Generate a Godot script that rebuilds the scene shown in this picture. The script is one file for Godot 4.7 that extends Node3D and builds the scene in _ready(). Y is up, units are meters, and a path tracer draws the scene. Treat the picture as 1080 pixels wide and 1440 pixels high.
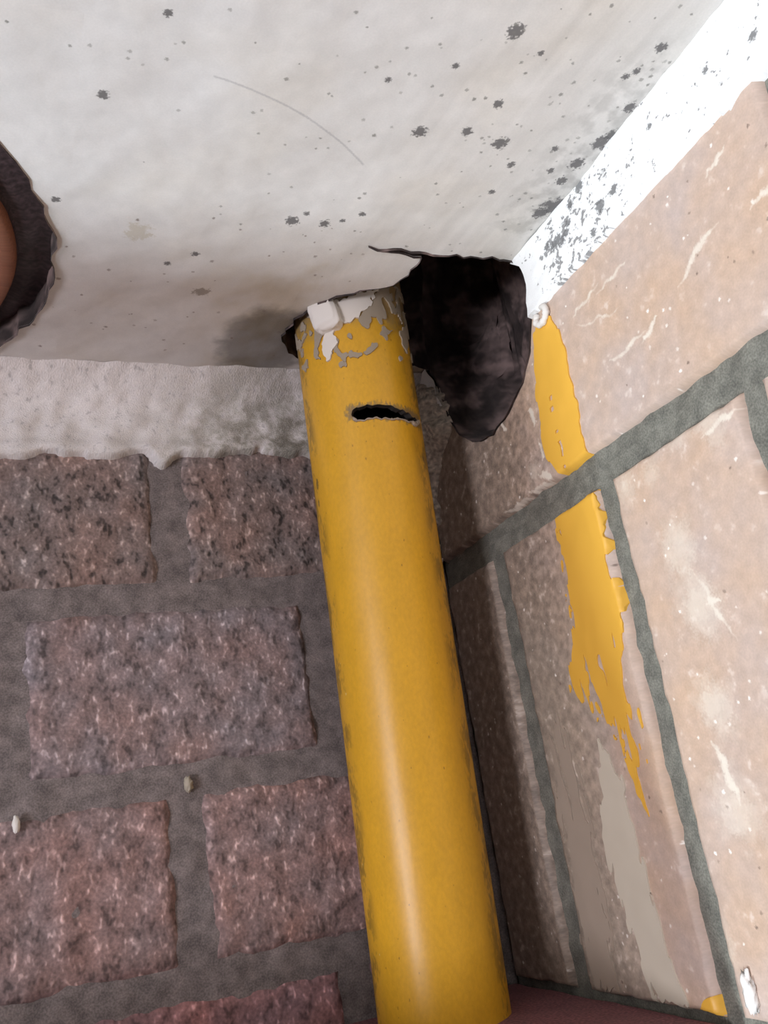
extends Node3D
# Lengths are written in units of U metres, measured from the corner where ceiling, back wall and right wall meet:
# x < 0 is the room's side of the right wall, y < 0 is below the ceiling, z > 0 is in front of the back wall.
const U := 0.12
const TOP := 2.4
const LEDGE := -2.83
const AX := -0.525      # gas pipe axis at the ceiling
const AZ := 0.562
const PR := 0.25
const EXPOSURE := 1.0

var rough_noise := FastNoiseLite.new()
var fine_noise := FastNoiseLite.new()
var rng := RandomNumberGenerator.new()

func w(p: Vector3) -> Vector3:
	return Vector3(p.x * U, TOP + p.y * U, p.z * U)

func _ready() -> void:
	rng.seed = 7
	rough_noise.seed = 11
	rough_noise.frequency = 1.0
	rough_noise.fractal_octaves = 3
	fine_noise.seed = 23
	fine_noise.frequency = 6.0
	fine_noise.fractal_octaves = 3
	# ---- camera
	var cam := Camera3D.new()
	cam.name = "camera"
	cam.fov = 57.845
	cam.near = 0.01
	cam.far = 50.0
	add_child(cam)
	cam.position = w(Vector3(-1.9919, -2.0932, 3.9682))
	cam.basis = Basis.from_euler(Vector3(0.318546, -0.411714, -0.158872), EULER_ORDER_YXZ)
	cam.current = true
	# ---- environment: a closed room, lit by its two wall lamps
	var env := Environment.new()
	env.background_mode = Environment.BG_COLOR
	env.background_color = Color(0.02, 0.02, 0.02)
	env.tonemap_mode = Environment.TONE_MAPPER_LINEAR
	env.tonemap_exposure = EXPOSURE
	env.sdfgi_enabled = true
	env.ssao_enabled = true
	env.ssil_enabled = true
	var we := WorldEnvironment.new()
	we.name = "environment"
	we.environment = env
	add_child(we)
	# ---- lamps: a warm-grey one higher in front, a low one just past the ledge
	wall_lamp(Vector3(-17.85, -5.5, 12.4), Vector3(-0.5, -1.0, 0.5), Vector2(3.2, 3.6), 2.6, Color(0.97, 0.96, 1.0), "larger square lamp panel on the left wall nearer the middle of the room")
	wall_lamp(Vector3(-17.85, -13.0, 2.35), Vector3(-0.2, -0.8, 2.0), Vector2(1.7, 3.2), 4.35, Color(0.91, 0.97, 1.0), "narrow lamp panel on the left wall nearer the back corner")
	# ---- setting
	make_room()
	make_ceiling()
	make_back_wall()
	make_right_wall()
	make_ledge()
	# ---- things
	make_gas_pipe()
	make_clay_pipe()
	make_lumps()

# ------------------------------------------------------------------ helpers
func wall_lamp(at: Vector3, aim: Vector3, size: Vector2, energy: float, tint: Color, label: String) -> void:
	var o := Node3D.new()
	o.name = "wall_lamp"
	add_child(o, true)
	o.position = w(at)
	o.set_meta("label", label)
	o.set_meta("category", "lamp")
	o.set_meta("group", "lamps on the left wall")
	var dir := (w(aim) - w(at)).normalized()
	var turn := Basis.looking_at(dir, Vector3.UP)
	var box := BoxMesh.new()
	box.size = Vector3(size.x * U + 0.03, size.y * U + 0.03, 0.03)
	var housing := MeshInstance3D.new()
	housing.name = "housing"
	housing.mesh = box
	housing.material_override = plain(Color(0.75, 0.75, 0.74), 0.5)
	housing.basis = turn
	housing.position = dir * 0.2
	o.add_child(housing, true)
	var pm := BoxMesh.new()
	pm.size = Vector3(size.x * U, size.y * U, 0.006)
	var glow := plain(Color(0.9, 0.9, 0.9), 0.6)
	glow.emission_enabled = true
	glow.emission = tint
	glow.emission_energy_multiplier = 1.0
	var pane := MeshInstance3D.new()
	pane.name = "lamp_panel"
	pane.mesh = pm
	pane.material_override = glow
	pane.basis = turn
	pane.position = dir * 0.218
	o.add_child(pane, true)
	var l := AreaLight3D.new()
	l.name = "lamp_light"
	l.area_size = Vector2(size.x * U, size.y * U)
	l.area_normalize_energy = true
	l.light_energy = energy
	l.light_color = tint
	l.shadow_enabled = true
	l.area_range = 8.0
	l.basis = turn
	l.position = dir * 0.235
	o.add_child(l, true)

func plain(c: Color, rough := 0.9) -> StandardMaterial3D:
	var m := StandardMaterial3D.new()
	m.albedo_color = c
	m.roughness = rough
	return m

func textured(im: Image, rough := 0.9, bump: Image = null, bump_cm := 0.05) -> StandardMaterial3D:
	var m := StandardMaterial3D.new()
	m.albedo_texture = ImageTexture.create_from_image(im)
	m.roughness = rough
	if bump:
		m.heightmap_enabled = true
		m.heightmap_texture = ImageTexture.create_from_image(bump)
		m.heightmap_scale = bump_cm
	return m

func put(called: String, mesh: Mesh, mat: Material, parent: Node = self) -> MeshInstance3D:
	var o := MeshInstance3D.new()
	o.name = called
	o.mesh = mesh
	o.material_override = mat
	parent.add_child(o, true)
	return o

func structure(called: String) -> Node3D:
	var o := Node3D.new()
	o.name = called
	add_child(o, true)
	o.set_meta("kind", "structure")
	return o

func tag(o: Node, label: String, category: String, group := "") -> void:
	o.set_meta("label", label)
	o.set_meta("category", category)
	if group:
		o.set_meta("group", group)

# A surface point: kind C ceiling (u=x, v=z), B back wall (u=x, v=y), R right wall (u=z, v=y), P gas pipe (u=angle, v=y); h stands out of the surface.
func surf(kind: String, u: float, v: float, h: float) -> Vector3:
	match kind:
		"C": return w(Vector3(u, -h, v))
		"B": return w(Vector3(u, v, h))
		"R": return w(Vector3(-h, v, u))
		"L": return w(Vector3(u, LEDGE + h, v))
	return w(Vector3(AX - 0.007 * v + (PR + h) * sin(u), v, AZ + 0.066 * v + (PR + h) * cos(u)))

func facing(kind: String, u: float) -> Vector3:
	match kind:
		"C": return Vector3(0, -1, 0)
		"B": return Vector3(0, 0, 1)
		"R": return Vector3(-1, 0, 0)
		"L": return Vector3(0, 1, 0)
	return Vector3(sin(u), 0, cos(u))

func turned(kind: String) -> bool:   # whether (u,v) counter-clockwise must be flipped to be clockwise from in front
	var a := surf(kind, 0.0, -1.0, 0.0)
	var b := surf(kind, 0.01, -1.0, 0.0)
	var c := surf(kind, 0.0, -0.99, 0.0)
	return (b - a).cross(c - a).dot(facing(kind, 0.0)) > 0.0

func steps(a: float, b: float, size: float, bevel := 0.0) -> PackedFloat32Array:
	var r := PackedFloat32Array()
	var lo := a
	var hi := b
	if bevel > 0.0:
		for t in [0.0, 0.3, 0.65]:
			r.append(a + bevel * t)
		lo = a + bevel
		hi = b - bevel
	var n := maxi(1, int(ceil((hi - lo) / size)))
	for i in n + 1:
		r.append(lo + (hi - lo) * i / n)
	if bevel > 0.0:
		for t in [0.65, 0.3, 0.0]:
			r.append(b - bevel * t)
	return r

# A relief over a grid, with the outlines in holes cut out of it.
func relief(kind: String, us: PackedFloat32Array, vs: PackedFloat32Array, hf: Callable, holes: Array, uv: Rect2) -> ArrayMesh:
	var st := SurfaceTool.new()
	st.begin(Mesh.PRIMITIVE_TRIANGLES)
	st.set_smooth_group(0)
	var nu := us.size()
	var nv := vs.size()
	var hs := PackedFloat32Array()
	hs.resize(nu * nv)
	for j in nv:
		for i in nu:
			var h: float = hf.call(us[i], vs[j])
			hs[j * nu + i] = h
			st.set_uv(Vector2((us[i] - uv.position.x) / uv.size.x, 1.0 - (vs[j] - uv.position.y) / uv.size.y))
			st.add_vertex(surf(kind, us[i], vs[j], h))
	var flip := turned(kind)
	var boxes := []
	for p in holes:
		var r := Rect2(p[0], Vector2.ZERO)
		for q in p:
			r = r.expand(q)
		boxes.append(r)
	var next := nu * nv
	for j in nv - 1:
		for i in nu - 1:
			var cell := Rect2(us[i], vs[j], us[i + 1] - us[i], vs[j + 1] - vs[j])
			var near := -1
			for k in boxes.size():
				if boxes[k].intersects(cell):
					near = k
			var a := j * nu + i
			var quad := [a, a + 1, a + nu + 1, a + nu]
			if near < 0:
				tri(st, quad[0], quad[1], quad[2], flip)
				tri(st, quad[0], quad[2], quad[3], flip)
				continue
			var poly := PackedVector2Array([cell.position, Vector2(cell.end.x, cell.position.y), cell.end, Vector2(cell.position.x, cell.end.y)])
			for piece in Geometry2D.clip_polygons(poly, holes[near]):
				var ix := Geometry2D.triangulate_polygon(piece)
				if ix.is_empty():
					continue
				for q in piece:
					var fu := clampf((q.x - cell.position.x) / cell.size.x, 0, 1)
					var fv := clampf((q.y - cell.position.y) / cell.size.y, 0, 1)
					var h := lerpf(lerpf(hs[a], hs[a + 1], fu), lerpf(hs[a + nu], hs[a + nu + 1], fu), fv)
					st.set_uv(Vector2((q.x - uv.position.x) / uv.size.x, 1.0 - (q.y - uv.position.y) / uv.size.y))
					st.add_vertex(surf(kind, q.x, q.y, h))
				for t in range(0, ix.size(), 3):
					var p0: Vector2 = piece[ix[t]]
					var p1: Vector2 = piece[ix[t + 1]]
					var p2: Vector2 = piece[ix[t + 2]]
					var ccw := (p1 - p0).cross(p2 - p0) > 0.0
					tri(st, next + ix[t], next + ix[t + 1], next + ix[t + 2], flip == ccw)
				next += piece.size()
	st.generate_normals()
	return st.commit()

func tri(st: SurfaceTool, a: int, b: int, c: int, flip: bool) -> void:
	st.add_index(a)
	st.add_index(c if flip else b)
	st.add_index(b if flip else c)

# A thin layer (paint, plaster) lying on a surface wherever mask > 0, with an edge of its own thickness.
func layer(kind: String, area: Rect2, cell: float, mask: Callable, hf: Callable, lift: float, cell_v := 0.0) -> ArrayMesh:
	var st := SurfaceTool.new()
	st.begin(Mesh.PRIMITIVE_TRIANGLES)
	if cell_v == 0.0:
		cell_v = cell
	var nu := int(ceil(area.size.x / cell)) + 1
	var nv := int(ceil(area.size.y / cell_v)) + 1
	var f := PackedFloat32Array()
	f.resize(nu * nv)
	for j in nv:
		for i in nu:
			f[j * nu + i] = -1.0 if i == 0 or j == 0 or i == nu - 1 or j == nv - 1 else mask.call(area.position.x + i * cell, area.position.y + j * cell_v)
	var flip := turned(kind)
	for j in nv - 1:
		for i in nu - 1:
			var c := [Vector2(i, j), Vector2(i + 1, j), Vector2(i + 1, j + 1), Vector2(i, j + 1)]
			var d := [f[j * nu + i], f[j * nu + i + 1], f[(j + 1) * nu + i + 1], f[(j + 1) * nu + i]]
			var out := []
			var cut := []
			for k in 4:
				var n := (k + 1) % 4
				if d[k] > 0.0:
					out.append(c[k])
				if (d[k] > 0.0) != (d[n] > 0.0):
					var q: Vector2 = c[k].lerp(c[n], d[k] / (d[k] - d[n]))
					out.append(q)
					cut.append(q)
			if out.size() < 3:
				continue
			var top := []
			for q in out:
				var uu: float = area.position.x + q.x * cell
				var vv: float = area.position.y + q.y * cell_v
				top.append(surf(kind, uu, vv, hf.call(uu, vv) + lift))
			for k in range(1, top.size() - 1):
				st.set_smooth_group(0)
				face(st, top[0], top[k], top[k + 1], flip)
			if cut.size() == 2:
				var e := []
				for q in cut:
					var uu: float = area.position.x + q.x * cell
					var vv: float = area.position.y + q.y * cell_v
					var hh: float = hf.call(uu, vv)
					e.append(surf(kind, uu, vv, hh + lift))
					e.append(surf(kind, uu, vv, hh - 0.012))
				st.set_smooth_group(-1)
				face(st, e[0], e[2], e[3], flip)
				face(st, e[0], e[3], e[1], flip)
	st.generate_normals()
	return st.commit()

func face(st: SurfaceTool, a: Vector3, b: Vector3, c: Vector3, flip: bool) -> void:
	st.add_vertex(a)
	st.add_vertex(c if flip else b)
	st.add_vertex(b if flip else c)

# An irregular lump.
func lump(at: Vector3, size: Vector3, rough: float, salt: float) -> ArrayMesh:
	var st := SurfaceTool.new()
	st.begin(Mesh.PRIMITIVE_TRIANGLES)
	st.set_smooth_group(0)
	var n := 18
	var m := 12
	for j in m + 1:
		for i in n + 1:
			var a := TAU * (i % n) / n
			var b := PI * j / m
			var d := Vector3(sin(b) * cos(a), cos(b), sin(b) * sin(a))
			var k := 1.0 + rough * rough_noise.get_noise_3d(d.x * 1.6 + salt, d.y * 1.6, d.z * 1.6) + 0.4 * rough * fine_noise.get_noise_3d(d.x + salt, d.y, d.z)
			st.add_vertex(w(at + d * size * k))
	for j in m:
		for i in n:
			var a := j * (n + 1) + i
			tri(st, a, a + 1, a + n + 2, false)
			tri(st, a, a + n + 2, a + n + 1, false)
	st.generate_normals()
	return st.commit()

func sd(p: Vector2, poly: PackedVector2Array) -> float:   # > 0 inside
	var best := 1e9
	for i in poly.size():
		var q := Geometry2D.get_closest_point_to_segment(p, poly[i], poly[(i + 1) % poly.size()])
		best = minf(best, p.distance_squared_to(q))
	best = sqrt(best)
	return best if Geometry2D.is_point_in_polygon(p, poly) else -best

func outline(flat: Array) -> PackedVector2Array:
	var r := PackedVector2Array()
	for i in range(0, flat.size(), 2):
		r.append(Vector2(flat[i], flat[i + 1]))
	return r

# The same outline with points every few millimetres, frayed.
func frayed(p: PackedVector2Array, step: float, amount: float, open_u := 1e9) -> PackedVector2Array:
	var r := PackedVector2Array()
	for i in p.size():
		var a := p[i]
		var b := p[(i + 1) % p.size()]
		var n := maxi(1, int(a.distance_to(b) / step))
		for k in n:
			var q := a.lerp(b, float(k) / n)
			var keep := k == 0 and (absf(a.x - open_u) < 0.004 or absf(a.y - open_u) < 0.004) or (absf(q.x - open_u) < 0.002) or (absf(q.y - open_u) < 0.002)
			if not keep:
				q += Vector2(fine_noise.get_noise_2d(q.x * 4.0, q.y * 4.0), fine_noise.get_noise_2d(q.x * 4.0 + 40.0, q.y * 4.0)) * amount
			r.append(q)
	return r

func noise_bytes(wd: int, ht: int, freq: float, octaves: int, salt: int, kind := FastNoiseLite.TYPE_SIMPLEX_SMOOTH, fractal := FastNoiseLite.FRACTAL_FBM) -> PackedByteArray:
	var n := FastNoiseLite.new()
	n.seed = salt
	n.noise_type = kind
	n.frequency = freq
	n.fractal_type = fractal
	n.fractal_octaves = octaves
	n.fractal_gain = 0.55
	return n.get_image(wd, ht, false, false, true).get_data()

func stretched(wd: int, ht: int, freq: float, octaves: int, salt: int, tall: float) -> PackedByteArray:   # noise drawn out along y
	var n := FastNoiseLite.new()
	n.seed = salt
	n.noise_type = FastNoiseLite.TYPE_SIMPLEX_SMOOTH
	n.frequency = freq
	n.fractal_octaves = octaves
	var im := n.get_image(wd, int(ht * tall), false, false, true)
	im.resize(wd, ht, Image.INTERPOLATE_CUBIC)
	return im.get_data()

func sm(a: float, b: float, x: float) -> float:
	return smoothstep(a, b, x)

func blot(im: Image, cx: float, cy: float, r: float, c: Color, strength: float) -> void:   # an irregular stain, in pixels
	var ri := int(r * 1.8) + 1
	for y in range(int(cy) - ri, int(cy) + ri + 1):
		for x in range(int(cx) - ri, int(cx) + ri + 1):
			if x < 0 or y < 0 or x >= im.get_width() or y >= im.get_height():
				continue
			var d := Vector2(x - cx, y - cy).length() / r
			d += 0.55 * rough_noise.get_noise_2d(x * 1.4 / r + cx, y * 1.4 / r) + 0.35 * rough_noise.get_noise_2d(x * 0.25, y * 0.25)
			var t := strength * (1.0 - smoothstep(0.65, 1.05, d))
			if t > 0.01:
				im.set_pixel(x, y, im.get_pixel(x, y).lerp(c, t))

func box_part(called: String, lo: Vector3, hi: Vector3, mat: Material, parent: Node) -> void:
	var b := BoxMesh.new()
	b.size = (hi - lo) * U
	var o := put(called, b, mat, parent)
	o.position = w((lo + hi) * 0.5)

# ------------------------------------------------------------------ setting
const HOLE_C := [-0.82, 0.6, -0.79, 0.69, -0.74, 0.8, -0.64, 0.85, -0.56, 0.92, -0.46, 0.955, -0.435, 1.03, -0.415, 1.13, -0.43, 1.155, -0.53, 1.165, -0.66, 1.178, -0.53, 1.188, -0.42, 1.18, -0.29, 1.19, -0.16, 1.195, -0.03, 1.185, 0.0, 1.16, 0.0, 0.25, -0.1, 0.3, -0.22, 0.24, -0.45, 0.22, -0.65, 0.26, -0.76, 0.37, -0.83, 0.5]
const HOLE_R := [0.25, 0.0, 1.16, 0.0, 1.21, -0.05, 1.235, -0.15, 1.2, -0.25, 1.155, -0.36, 1.1, -0.43, 1.03, -0.49, 0.94, -0.53, 0.84, -0.562, 0.72, -0.575, 0.61, -0.56, 0.52, -0.515, 0.44, -0.445, 0.375, -0.34, 0.34, -0.22, 0.31, -0.1]
const CLAY := Vector2(-2.875, 0.93)   # centre of the round hole at the left
const CLAY_R := 1.07

func hole_c() -> PackedVector2Array:
	return frayed(outline(HOLE_C), 0.03, 0.022, 0.0)

func hole_r() -> PackedVector2Array:
	return frayed(outline(HOLE_R), 0.03, 0.012, 0.0)

func round_hole() -> PackedVector2Array:
	var r := PackedVector2Array()
	for i in 150:
		var a := TAU * i / 150.0
		var k := CLAY_R + 0.02 * rough_noise.get_noise_2d(cos(a) * 2.0, sin(a) * 2.0) + 0.025 * fine_noise.get_noise_2d(cos(a), sin(a))
		r.append(CLAY + Vector2(cos(a), sin(a)) * k)
	return r

func make_room() -> void:
	var paint := plain(Color(0.66, 0.66, 0.68))
	var l := structure("wall_left")
	box_part("wall_slab", Vector3(-19.5, -20.0, -1.6), Vector3(-18.0, 1.8, 24.0), paint, l)
	var f := structure("wall_front")
	box_part("wall_slab", Vector3(-18.0, -20.0, 22.0), Vector3(0.0, 1.8, 23.5), paint, f)
	var g := structure("floor")
	box_part("floor_slab", Vector3(-19.5, -21.5, -1.6), Vector3(2.0, -20.0, 24.0), plain(Color(0.55, 0.47, 0.43)), g)

func ceiling_picture() -> Image:
	var n := 1536
	var per := n / 3.4
	var a := noise_bytes(n, n, 2.2 / n * 2.0, 4, 3)
	var b := noise_bytes(n, n, 0.02, 4, 4)
	var c := noise_bytes(n, n, 0.25, 2, 5)
	var streak_src := FastNoiseLite.new()
	streak_src.seed = 9
	streak_src.frequency = 0.03
	var strk := streak_src.get_image(n, 96, false, false, true)
	strk.resize(n, n, Image.INTERPOLATE_CUBIC)
	var s := strk.get_data()
	var px := PackedByteArray()
	px.resize(n * n * 3)
	for y in n:
		var z := 3.4 - y / per
		for x in n:
			var i := y * n + x
			var X := -3.4 + x / per
			var av := a[i] / 255.0
			var bv := b[i] / 255.0
			var k := 0.955 + 0.05 * (bv - 0.5) + 0.035 * (c[i] / 255.0 - 0.5)
			var warm := 0.05 * maxf(0.0, av - 0.5)
			var right := clampf((X + 1.4) * 0.9, 0.0, 1.0)
			if right > 0.0:
				k += right * 0.06 * (s[y * n + int(fposmod(x + y * 0.12, n))] / 255.0 - 0.5)
				warm += right * 0.02
				if X > -0.45 and z > 1.25:
					k -= 0.15 * sm(-0.4, -0.02, X) * sm(1.25, 1.4, z) * sm(2.6, 2.0, z) * sm(0.3, 0.78, bv)
				if z < 1.35 and X > -1.35:
					var q := sm(1.35, 0.9, z) * sm(-1.35, -0.9, X) * sm(0.3, 0.7, av + 0.25 * (bv - 0.5))
					k -= 0.10 * q
					warm += 0.06 * q
			var dr := Vector2(X + 0.88, (z - 0.42) * 0.75).length() + 0.06 * (bv - 0.5)
			k -= 0.3 * sm(0.26, 0.16, dr)
			px[i * 3] = int(clampf(228.0 * k, 0, 255))
			px[i * 3 + 1] = int(clampf(225.0 * (k - warm * 0.35), 0, 255))
			px[i * 3 + 2] = int(clampf(223.0 * (k - warm), 0, 255))
	var im := Image.create_from_data(n, n, false, Image.FORMAT_RGB8, px)
	var dark := Color(0.36, 0.35, 0.35)
	for q in [[-0.59, 2.25, 0.024], [-0.71, 1.81, 0.022], [-0.55, 1.84, 0.018], [-0.41, 1.81, 0.026], [-0.5, 1.97, 0.016], [-0.47, 2.19, 0.01], [-1.0, 1.29, 0.022], [-0.88, 1.3, 0.018], [-0.96, 1.34, 0.01], [-1.7, 1.77, 0.016], [-1.81, 1.28, 0.014], [-0.32, 1.57, 0.012], [-0.32, 1.72, 0.014], [-0.71, 2.09, 0.011], [-0.89, 1.99, 0.01], [-1.56, 2.09, 0.012], [-1.4, 0.97, 0.012], [-1.31, 1.05, 0.014], [-0.03, 1.92, 0.024], [-0.05, 1.88, 0.03], [-0.08, 1.77, 0.026], [-0.03, 1.54, 0.05], [-0.07, 1.49, 0.03], [-0.14, 2.16, 0.012], [-0.1, 2.29, 0.018], [-0.12, 2.19, 0.012], [-0.82, 1.33, 0.01], [-0.76, 1.38, 0.012], [-0.09, 1.68, 0.02], [-0.16, 1.72, 0.012], [-0.2, 1.82, 0.012], [-0.05, 2.05, 0.02]]:
		blot(im, (q[0] + 3.4) * per, (3.4 - q[1]) * per, q[2] * per * 1.15, dark, 0.8)
	for i in 260:
		var X := -rng.randf() * rng.randf() * 2.6
		var Z := rng.randf_range(1.2, 2.9)
		blot(im, (X + 3.4) * per, (3.4 - Z) * per, rng.randf_range(0.003, 0.008) * per, Color(0.5, 0.49, 0.47), rng.randf_range(0.3, 0.75))
	for i in 70:
		blot(im, rng.randf_range(-2.2, -0.6) * per + 3.4 * per, (3.4 - rng.randf_range(0.3, 1.3)) * per, rng.randf_range(0.003, 0.009) * per, Color(0.47, 0.42, 0.4), rng.randf_range(0.3, 0.7))
	blot(im, (-1.53 + 3.4) * per, (3.4 - 1.15) * per, 0.05 * per, Color(0.72, 0.68, 0.6), 0.45)
	blot(im, (-1.24 + 3.4) * per, (3.4 - 0.79) * per, 0.035 * per, Color(0.5, 0.46, 0.42), 0.6)
	for i in 220:   # a long faint scratch
		var t := i / 219.0
		var q := Vector2(-1.4, 1.9).bezier_interpolate(Vector2(-1.2, 1.88), Vector2(-1.0, 1.76), Vector2(-0.84, 1.62), t)
		blot(im, (q.x + 3.4) * per, (3.4 - q.y) * per, 2.0, Color(0.7, 0.69, 0.69), 0.3)
	return im

func make_ceiling() -> void:
	var c := structure("ceiling")
	var white := textured(ceiling_picture(), 0.85)
	var b := Image.create_from_data(512, 512, false, Image.FORMAT_L8, noise_bytes(512, 512, 0.03, 5, 31))
	white.heightmap_enabled = true
	white.heightmap_texture = ImageTexture.create_from_image(b)
	white.heightmap_scale = 0.025
	var us := steps(-3.4, 0.0, 0.034)
	var vs := steps(0.0, 3.4, 0.034)
	var hf := func(u, v): return (0.012 * rough_noise.get_noise_2d(u * 1.3, v * 1.3) + 0.004 * fine_noise.get_noise_2d(u * 0.8, v * 0.8)) * sm(3.4, 3.2, v) * sm(-3.4, -3.2, u) + 0.05 * pow(maxf(0.0, 1.0 - v / 0.12), 2.0)
	put("plaster_coat", relief("C", us, vs, hf, [hole_c(), round_hole()], Rect2(-3.4, 0.0, 3.4, 3.4)), white, c)
	var paint := plain(Color(0.87, 0.86, 0.85))
	put("plaster_coat", relief("C", steps(-18.0, -3.4, 4.0), steps(0.0, 22.0, 4.0), func(_u, _v): return 0.0, [round_hole()] , Rect2(0, 0, 1, 1)), paint, c)
	put("plaster_coat", relief("C", steps(-3.4, 0.0, 1.7), steps(3.4, 22.0, 4.0), func(_u, _v): return 0.0, [], Rect2(0, 0, 1, 1)), paint, c)
	box_part("ceiling_slab", Vector3(-19.5, 1.8, -1.6), Vector3(2.0, 2.6, 24.0), paint, c)
	# the broken-out cavity behind the ragged hole: up into the slab and sideways into the right wall
	var dark := StandardMaterial3D.new()
	dark.albedo_texture = ImageTexture.create_from_image(rubble_picture())
	dark.uv1_triplanar = true
	dark.uv1_world_triplanar = true
	dark.uv1_scale = Vector3.ONE * 6.0
	dark.roughness = 0.95
	var loop := []
	var hc := hole_c()
	var first := 0
	for i in hc.size():
		if absf(hc[i].x) < 0.001 and absf(hc[(i + 1) % hc.size()].x) > 0.001:
			first = i   # the end of the open side along the wall
	for k in hc.size():
		var q := hc[(first + k) % hc.size()]
		if k > 0 and absf(q.x) < 0.001:
			continue
		loop.append([Vector3(q.x, -0.01, q.y), Vector3(0.25 * sm(-0.35, 0.0, q.x), 1, 0)])
	var hr := hole_r()
	for k in hr.size():
		var q := hr[k]
		if absf(q.y) < 0.001:
			continue
		loop.append([Vector3(-0.01, q.y, q.x), Vector3(1, 0.25 + 0.5 * sm(-0.3, 0.0, q.y), 0)])
	put("hole_lining", bowl(loop, Vector3(0.15, 0.95, 0.7), 0.55, 0.07), dark, c)
	var ring := []
	for q in round_hole():
		ring.append([Vector3(q.x, -0.01, q.y), Vector3(0, 1, 0)])
	put("hole_lining", bowl(ring, Vector3(CLAY.x, 0.9, CLAY.y), 0.7, 0.05), dark, c)

func bowl(loop: Array, tip: Vector3, depth: float, rough: float) -> ArrayMesh:
	var st := SurfaceTool.new()
	st.begin(Mesh.PRIMITIVE_TRIANGLES)
	st.set_smooth_group(0)
	var n := loop.size()
	var m := 14
	for k in m + 1:
		var t := float(k) / m
		for i in n + 1:
			var l: Array = loop[i % n]
			var p: Vector3 = l[0] + l[1] * depth * (1.0 - (1.0 - t) * (1.0 - t))
			p = p.lerp(tip, t * t * t)
			if k > 0:
				p += Vector3(rough_noise.get_noise_3d(p.x * 4, p.y * 4, p.z * 4), rough_noise.get_noise_3d(p.x * 4 + 9, p.y * 4, p.z * 4), rough_noise.get_noise_3d(p.x * 4, p.y * 4 + 9, p.z * 4)) * rough * minf(1.0, t * 4.0)
			st.add_vertex(w(p))
	for k in m:
		for i in n:
			var a := k * (n + 1) + i
			tri(st, a, a + 1, a + n + 2, false)
			tri(st, a, a + n + 2, a + n + 1, false)
	st.generate_normals()
	return st.commit()

func rubble_picture() -> Image:
	var n := 256
	var a := noise_bytes(n, n, 0.025, 4, 61)
	var b := noise_bytes(n, n, 0.1, 3, 62)
	var px := PackedByteArray()
	px.resize(n * n * 3)
	for i in n * n:
		var k := 0.45 + 0.75 * sm(0.35, 0.75, a[i] / 255.0) + 0.35 * (b[i] / 255.0 - 0.5)
		px[i * 3] = int(clampf(112.0 * k, 0, 255))
		px[i * 3 + 1] = int(clampf(96.0 * k, 0, 255))
		px[i * 3 + 2] = int(clampf(92.0 * k, 0, 255))
	return Image.create_from_data(n, n, false, Image.FORMAT_RGB8, px)

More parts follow.
